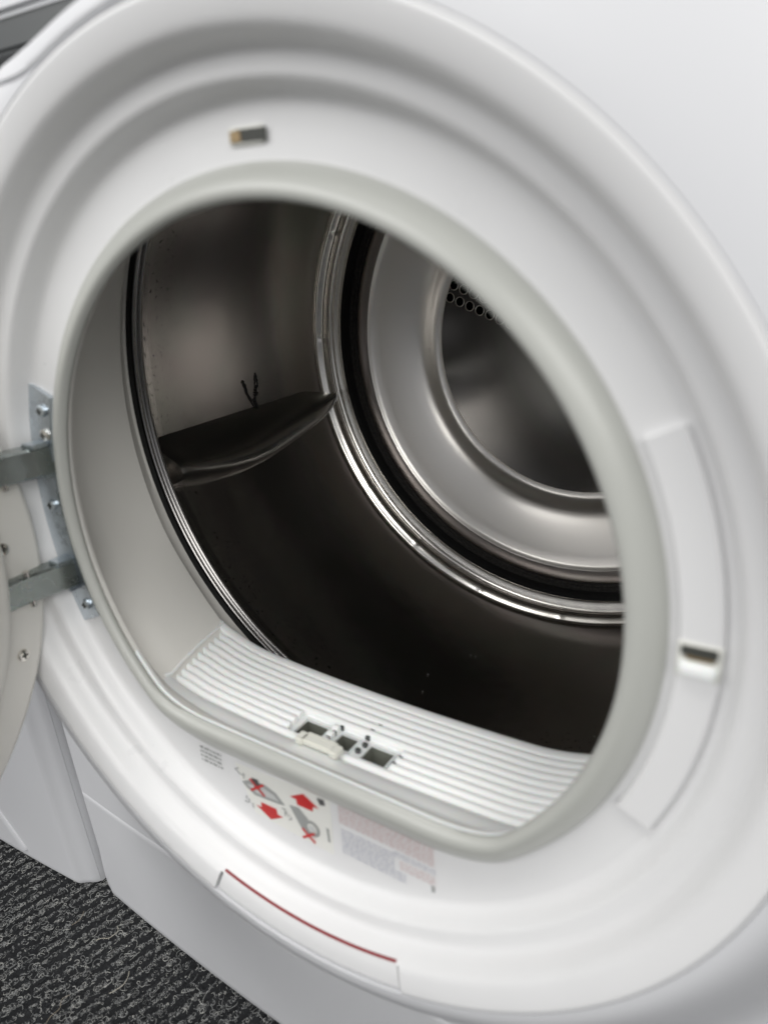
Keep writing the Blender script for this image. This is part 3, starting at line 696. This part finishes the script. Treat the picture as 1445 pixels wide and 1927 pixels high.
# ================================================================ FLOOR: ribbed charcoal carpet
FZ = -0.4390
cp = mat("carpet_base", (0.020, 0.021, 0.023), 0.95, bump=1.0, bscale=1200, var=0.6, vscale=300)
ang = R(17.0); PITCH = 0.0112
def ridge(x, y):
    v = (x*math.cos(ang) - y*math.sin(ang))/PITCH
    return 0.5+0.5*np.cos(2*np.pi*v + 0.5*np.sin(x*37)+.4*np.sin(y*29))
nx, ny = 560, 420; gx = np.linspace(-0.62, 0.22, nx); gy = np.linspace(-0.32, 0.14, ny)
GX, GY = np.meshgrid(gx, gy, indexing='ij')
GZ = FZ + 0.0040*ridge(GX, GY)**0.8 + rng.normal(0, 0.00022, GX.shape)
me = bpy.data.meshes.new("floor")
V = np.stack([GX, GY, GZ], -1).reshape(-1, 3)
idx = np.arange(nx*ny).reshape(nx, ny)
F = np.stack([idx[:-1, :-1], idx[1:, :-1], idx[1:, 1:], idx[:-1, 1:]], -1).reshape(-1, 4)
me.vertices.add(len(V)); me.vertices.foreach_set("co", V.astype(np.float32).ravel())
me.loops.add(F.size); me.loops.foreach_set("vertex_index", F.astype(np.int32).ravel())
me.polygons.add(len(F)); me.polygons.foreach_set("loop_start", (np.arange(len(F))*4).astype(np.int32)); me.polygons.foreach_set("use_smooth", np.ones(len(F), bool))
me.update(); me.validate(); me.materials.append(cp)
fl = bpy.data.objects.new("carpet_floor", me); C.objects.link(fl); fl["kind"] = "structure"
me = bpy.data.meshes.new("floor"); me.from_pydata([(-4, -4, FZ-.004), (4, -4, FZ-.004), (4, 4, FZ-.004), (-4, 4, FZ-.004)], [], [(0, 1, 2, 3)]); me.materials.append(cp)
o = bpy.data.objects.new("floor", me); C.objects.link(o); o["kind"] = "structure"

# curled fibres standing on the ribs (nobody could count them)
def fibres(name, n, xr, yr, col, rad, seed, scale=1.0, only_ridge=True):
    g = np.random.default_rng(seed); K = 7
    px = g.uniform(*xr, n*6); py = g.uniform(*yr, n*6); rd = ridge(px, py)
    cl = 0.5+0.5*np.sin(px*190+3*np.sin(py*130))*np.sin(py*170+2*np.sin(px*150))
    keep = g.uniform(0, 1, n*6) < (rd**4.5*(.30+.70*cl**1.3) + 0.012); px, py, rd = px[keep][:n], py[keep][:n], rd[keep][:n]; n = len(px)
    th = g.uniform(0, 2*np.pi, n); cur = g.choice([-1, 1], n)*g.gamma(5, 1.05, n) ; L_ = g.gamma(2.0, 0.0014, n)*scale; L_ = np.clip(L_, .0015, .014)
    t = np.linspace(0, 1, K)
    A_ = th[:, None] + cur[:, None]*t[None, :] + g.normal(0, .55, (n, K)).cumsum(1)*.6
    st = (L_/(K-1))[:, None]
    X = px[:, None] + np.cumsum(np.cos(A_)*st, 1); Yy = py[:, None] + np.cumsum(np.sin(A_)*st, 1)
    h = g.uniform(0.0001, 0.0010, n)[:, None]*np.sin(np.pi*t)[None, :]*1.3 + g.uniform(-.0001, .0006, n)[:, None]
    Z = FZ + 0.0040*rd[:, None]**0.8 + h
    P_ = np.stack([X, Yy, Z], -1)
    T_ = np.gradient(P_, axis=1); T_ /= np.linalg.norm(T_, axis=-1, keepdims=True)+1e-12
    U_ = np.cross(T_, np.array([0, 0, 1.0])); U_ /= np.linalg.norm(U_, axis=-1, keepdims=True)+1e-12; W_ = np.cross(U_, T_)
    rr = (rad*g.uniform(.7, 1.3, n))[:, None, None]*np.array([.6, 1, 1, 1, 1, 1, .5])[None, :, None]
    ringv = [P_ + (U_*math.cos(a) + W_*math.sin(a))*rr for a in (R(90), R(210), R(330))]
    V = np.stack(ringv, 2).reshape(-1, 3)
    base = (np.arange(n)*K*3)[:, None, None]; k = np.arange(K-1)[None, :, None]; j = np.arange(3)[None, None, :]; j2 = (j+1) % 3
    a = base+k*3+j; b = base+k*3+j2; c = base+(k+1)*3+j2; d = base+(k+1)*3+j
    F = np.stack([a, b, c, d], -1).reshape(-1, 4)
    me = bpy.data.meshes.new(name); me.vertices.add(len(V)); me.vertices.foreach_set("co", V.astype(np.float32).ravel())
    me.loops.add(F.size); me.loops.foreach_set("vertex_index", F.astype(np.int32).ravel())
    me.polygons.add(len(F)); me.polygons.foreach_set("loop_start", (np.arange(len(F))*4).astype(np.int32)); me.polygons.foreach_set("use_smooth", np.ones(len(F), bool))
    me.update(); me.materials.append(col)
    o = bpy.data.objects.new(name, me); C.objects.link(o); o["kind"] = "stuff"; return o
XR, YR = (-0.60, 0.05), (-0.26, 0.075)
o = fibres("grey_carpet_fibres", 27000, XR, YR, mat("fibre_grey", (0.31, 0.315, 0.31), 0.7, var=0.6, vscale=130), 0.00025, 11, 1.5); tag(o, "grey curled fibres standing on the ribs of the charcoal carpet", "carpet pile")
o = fibres("pale_carpet_fibres", 9000, XR, YR, mat("fibre_pale", (0.55, 0.55, 0.52), 0.6, var=0.5, vscale=90), 0.00022, 12, 1.6); tag(o, "pale grey curled fibres among the darker carpet pile", "carpet pile")
o = fibres("black_carpet_fibres", 26000, XR, YR, mat("fibre_black", (0.035, 0.037, 0.04), 0.8), 0.00030, 13, 1.6); tag(o, "black curled fibres filling the ribs of the carpet", "carpet pile")

# loose threads
def thread(pts, rad, col, label):
    P_ = [Vector((x, y, FZ+0.0044+h)) for x, y, h in pts]; out = []
    for i in range(len(P_)-1):
        p0 = P_[max(i-1, 0)]; p1, p2 = P_[i], P_[i+1]; p3 = P_[min(i+2, len(P_)-1)]
        for k in range(6):
            t = k/6; out.append(0.5*((2*p1) + (-p0+p2)*t + (2*p0-5*p1+4*p2-p3)*t*t + (-p0+3*p1-3*p2+p3)*t**3))
    out.append(P_[-1]); mm = Mesh(); mm.tube([tuple(q) for q in out], rad, 6)
    o = mm.build("thread", col, None); tag(o, label, "thread", "loose threads on the carpet"); return o
fp = mat("thread_pale", (0.66, 0.62, 0.52), 0.6); ft = mat("thread_brown", (0.40, 0.34, 0.26), 0.6)
thread([(-.2045, .004, .001), (-.2000, -.001, .0022), (-.1985, -.007, .0020), (-.2010, -.013, .0010), (-.2040, -.018, .0004)], .00022, fp, "pale curved thread lying alone on the carpet near the dryer's bottom edge")
thread([(-.232, -.036, .0006), (-.2345, -.042, .0010), (-.2290, -.048, .0012), (-.2300, -.056, .0008), (-.2270, -.064, .0004)], .00018, ft, "brownish wavy thread on the carpet at the bottom edge of the photo")
thread([(-.2500, .028, .0008), (-.2450, .024, .0018), (-.2465, .016, .0014), (-.2525, .012, .0012), (-.2560, .008, .0006)], .00018, fp, "pale bent thread just in front of the white machines' meeting corners")
thread([(-.292, .022, .0006), (-.287, .014, .0015), (-.2885, .006, .0015)], .00018, ft, "short grey brown thread below the left appliance's bottom edge")
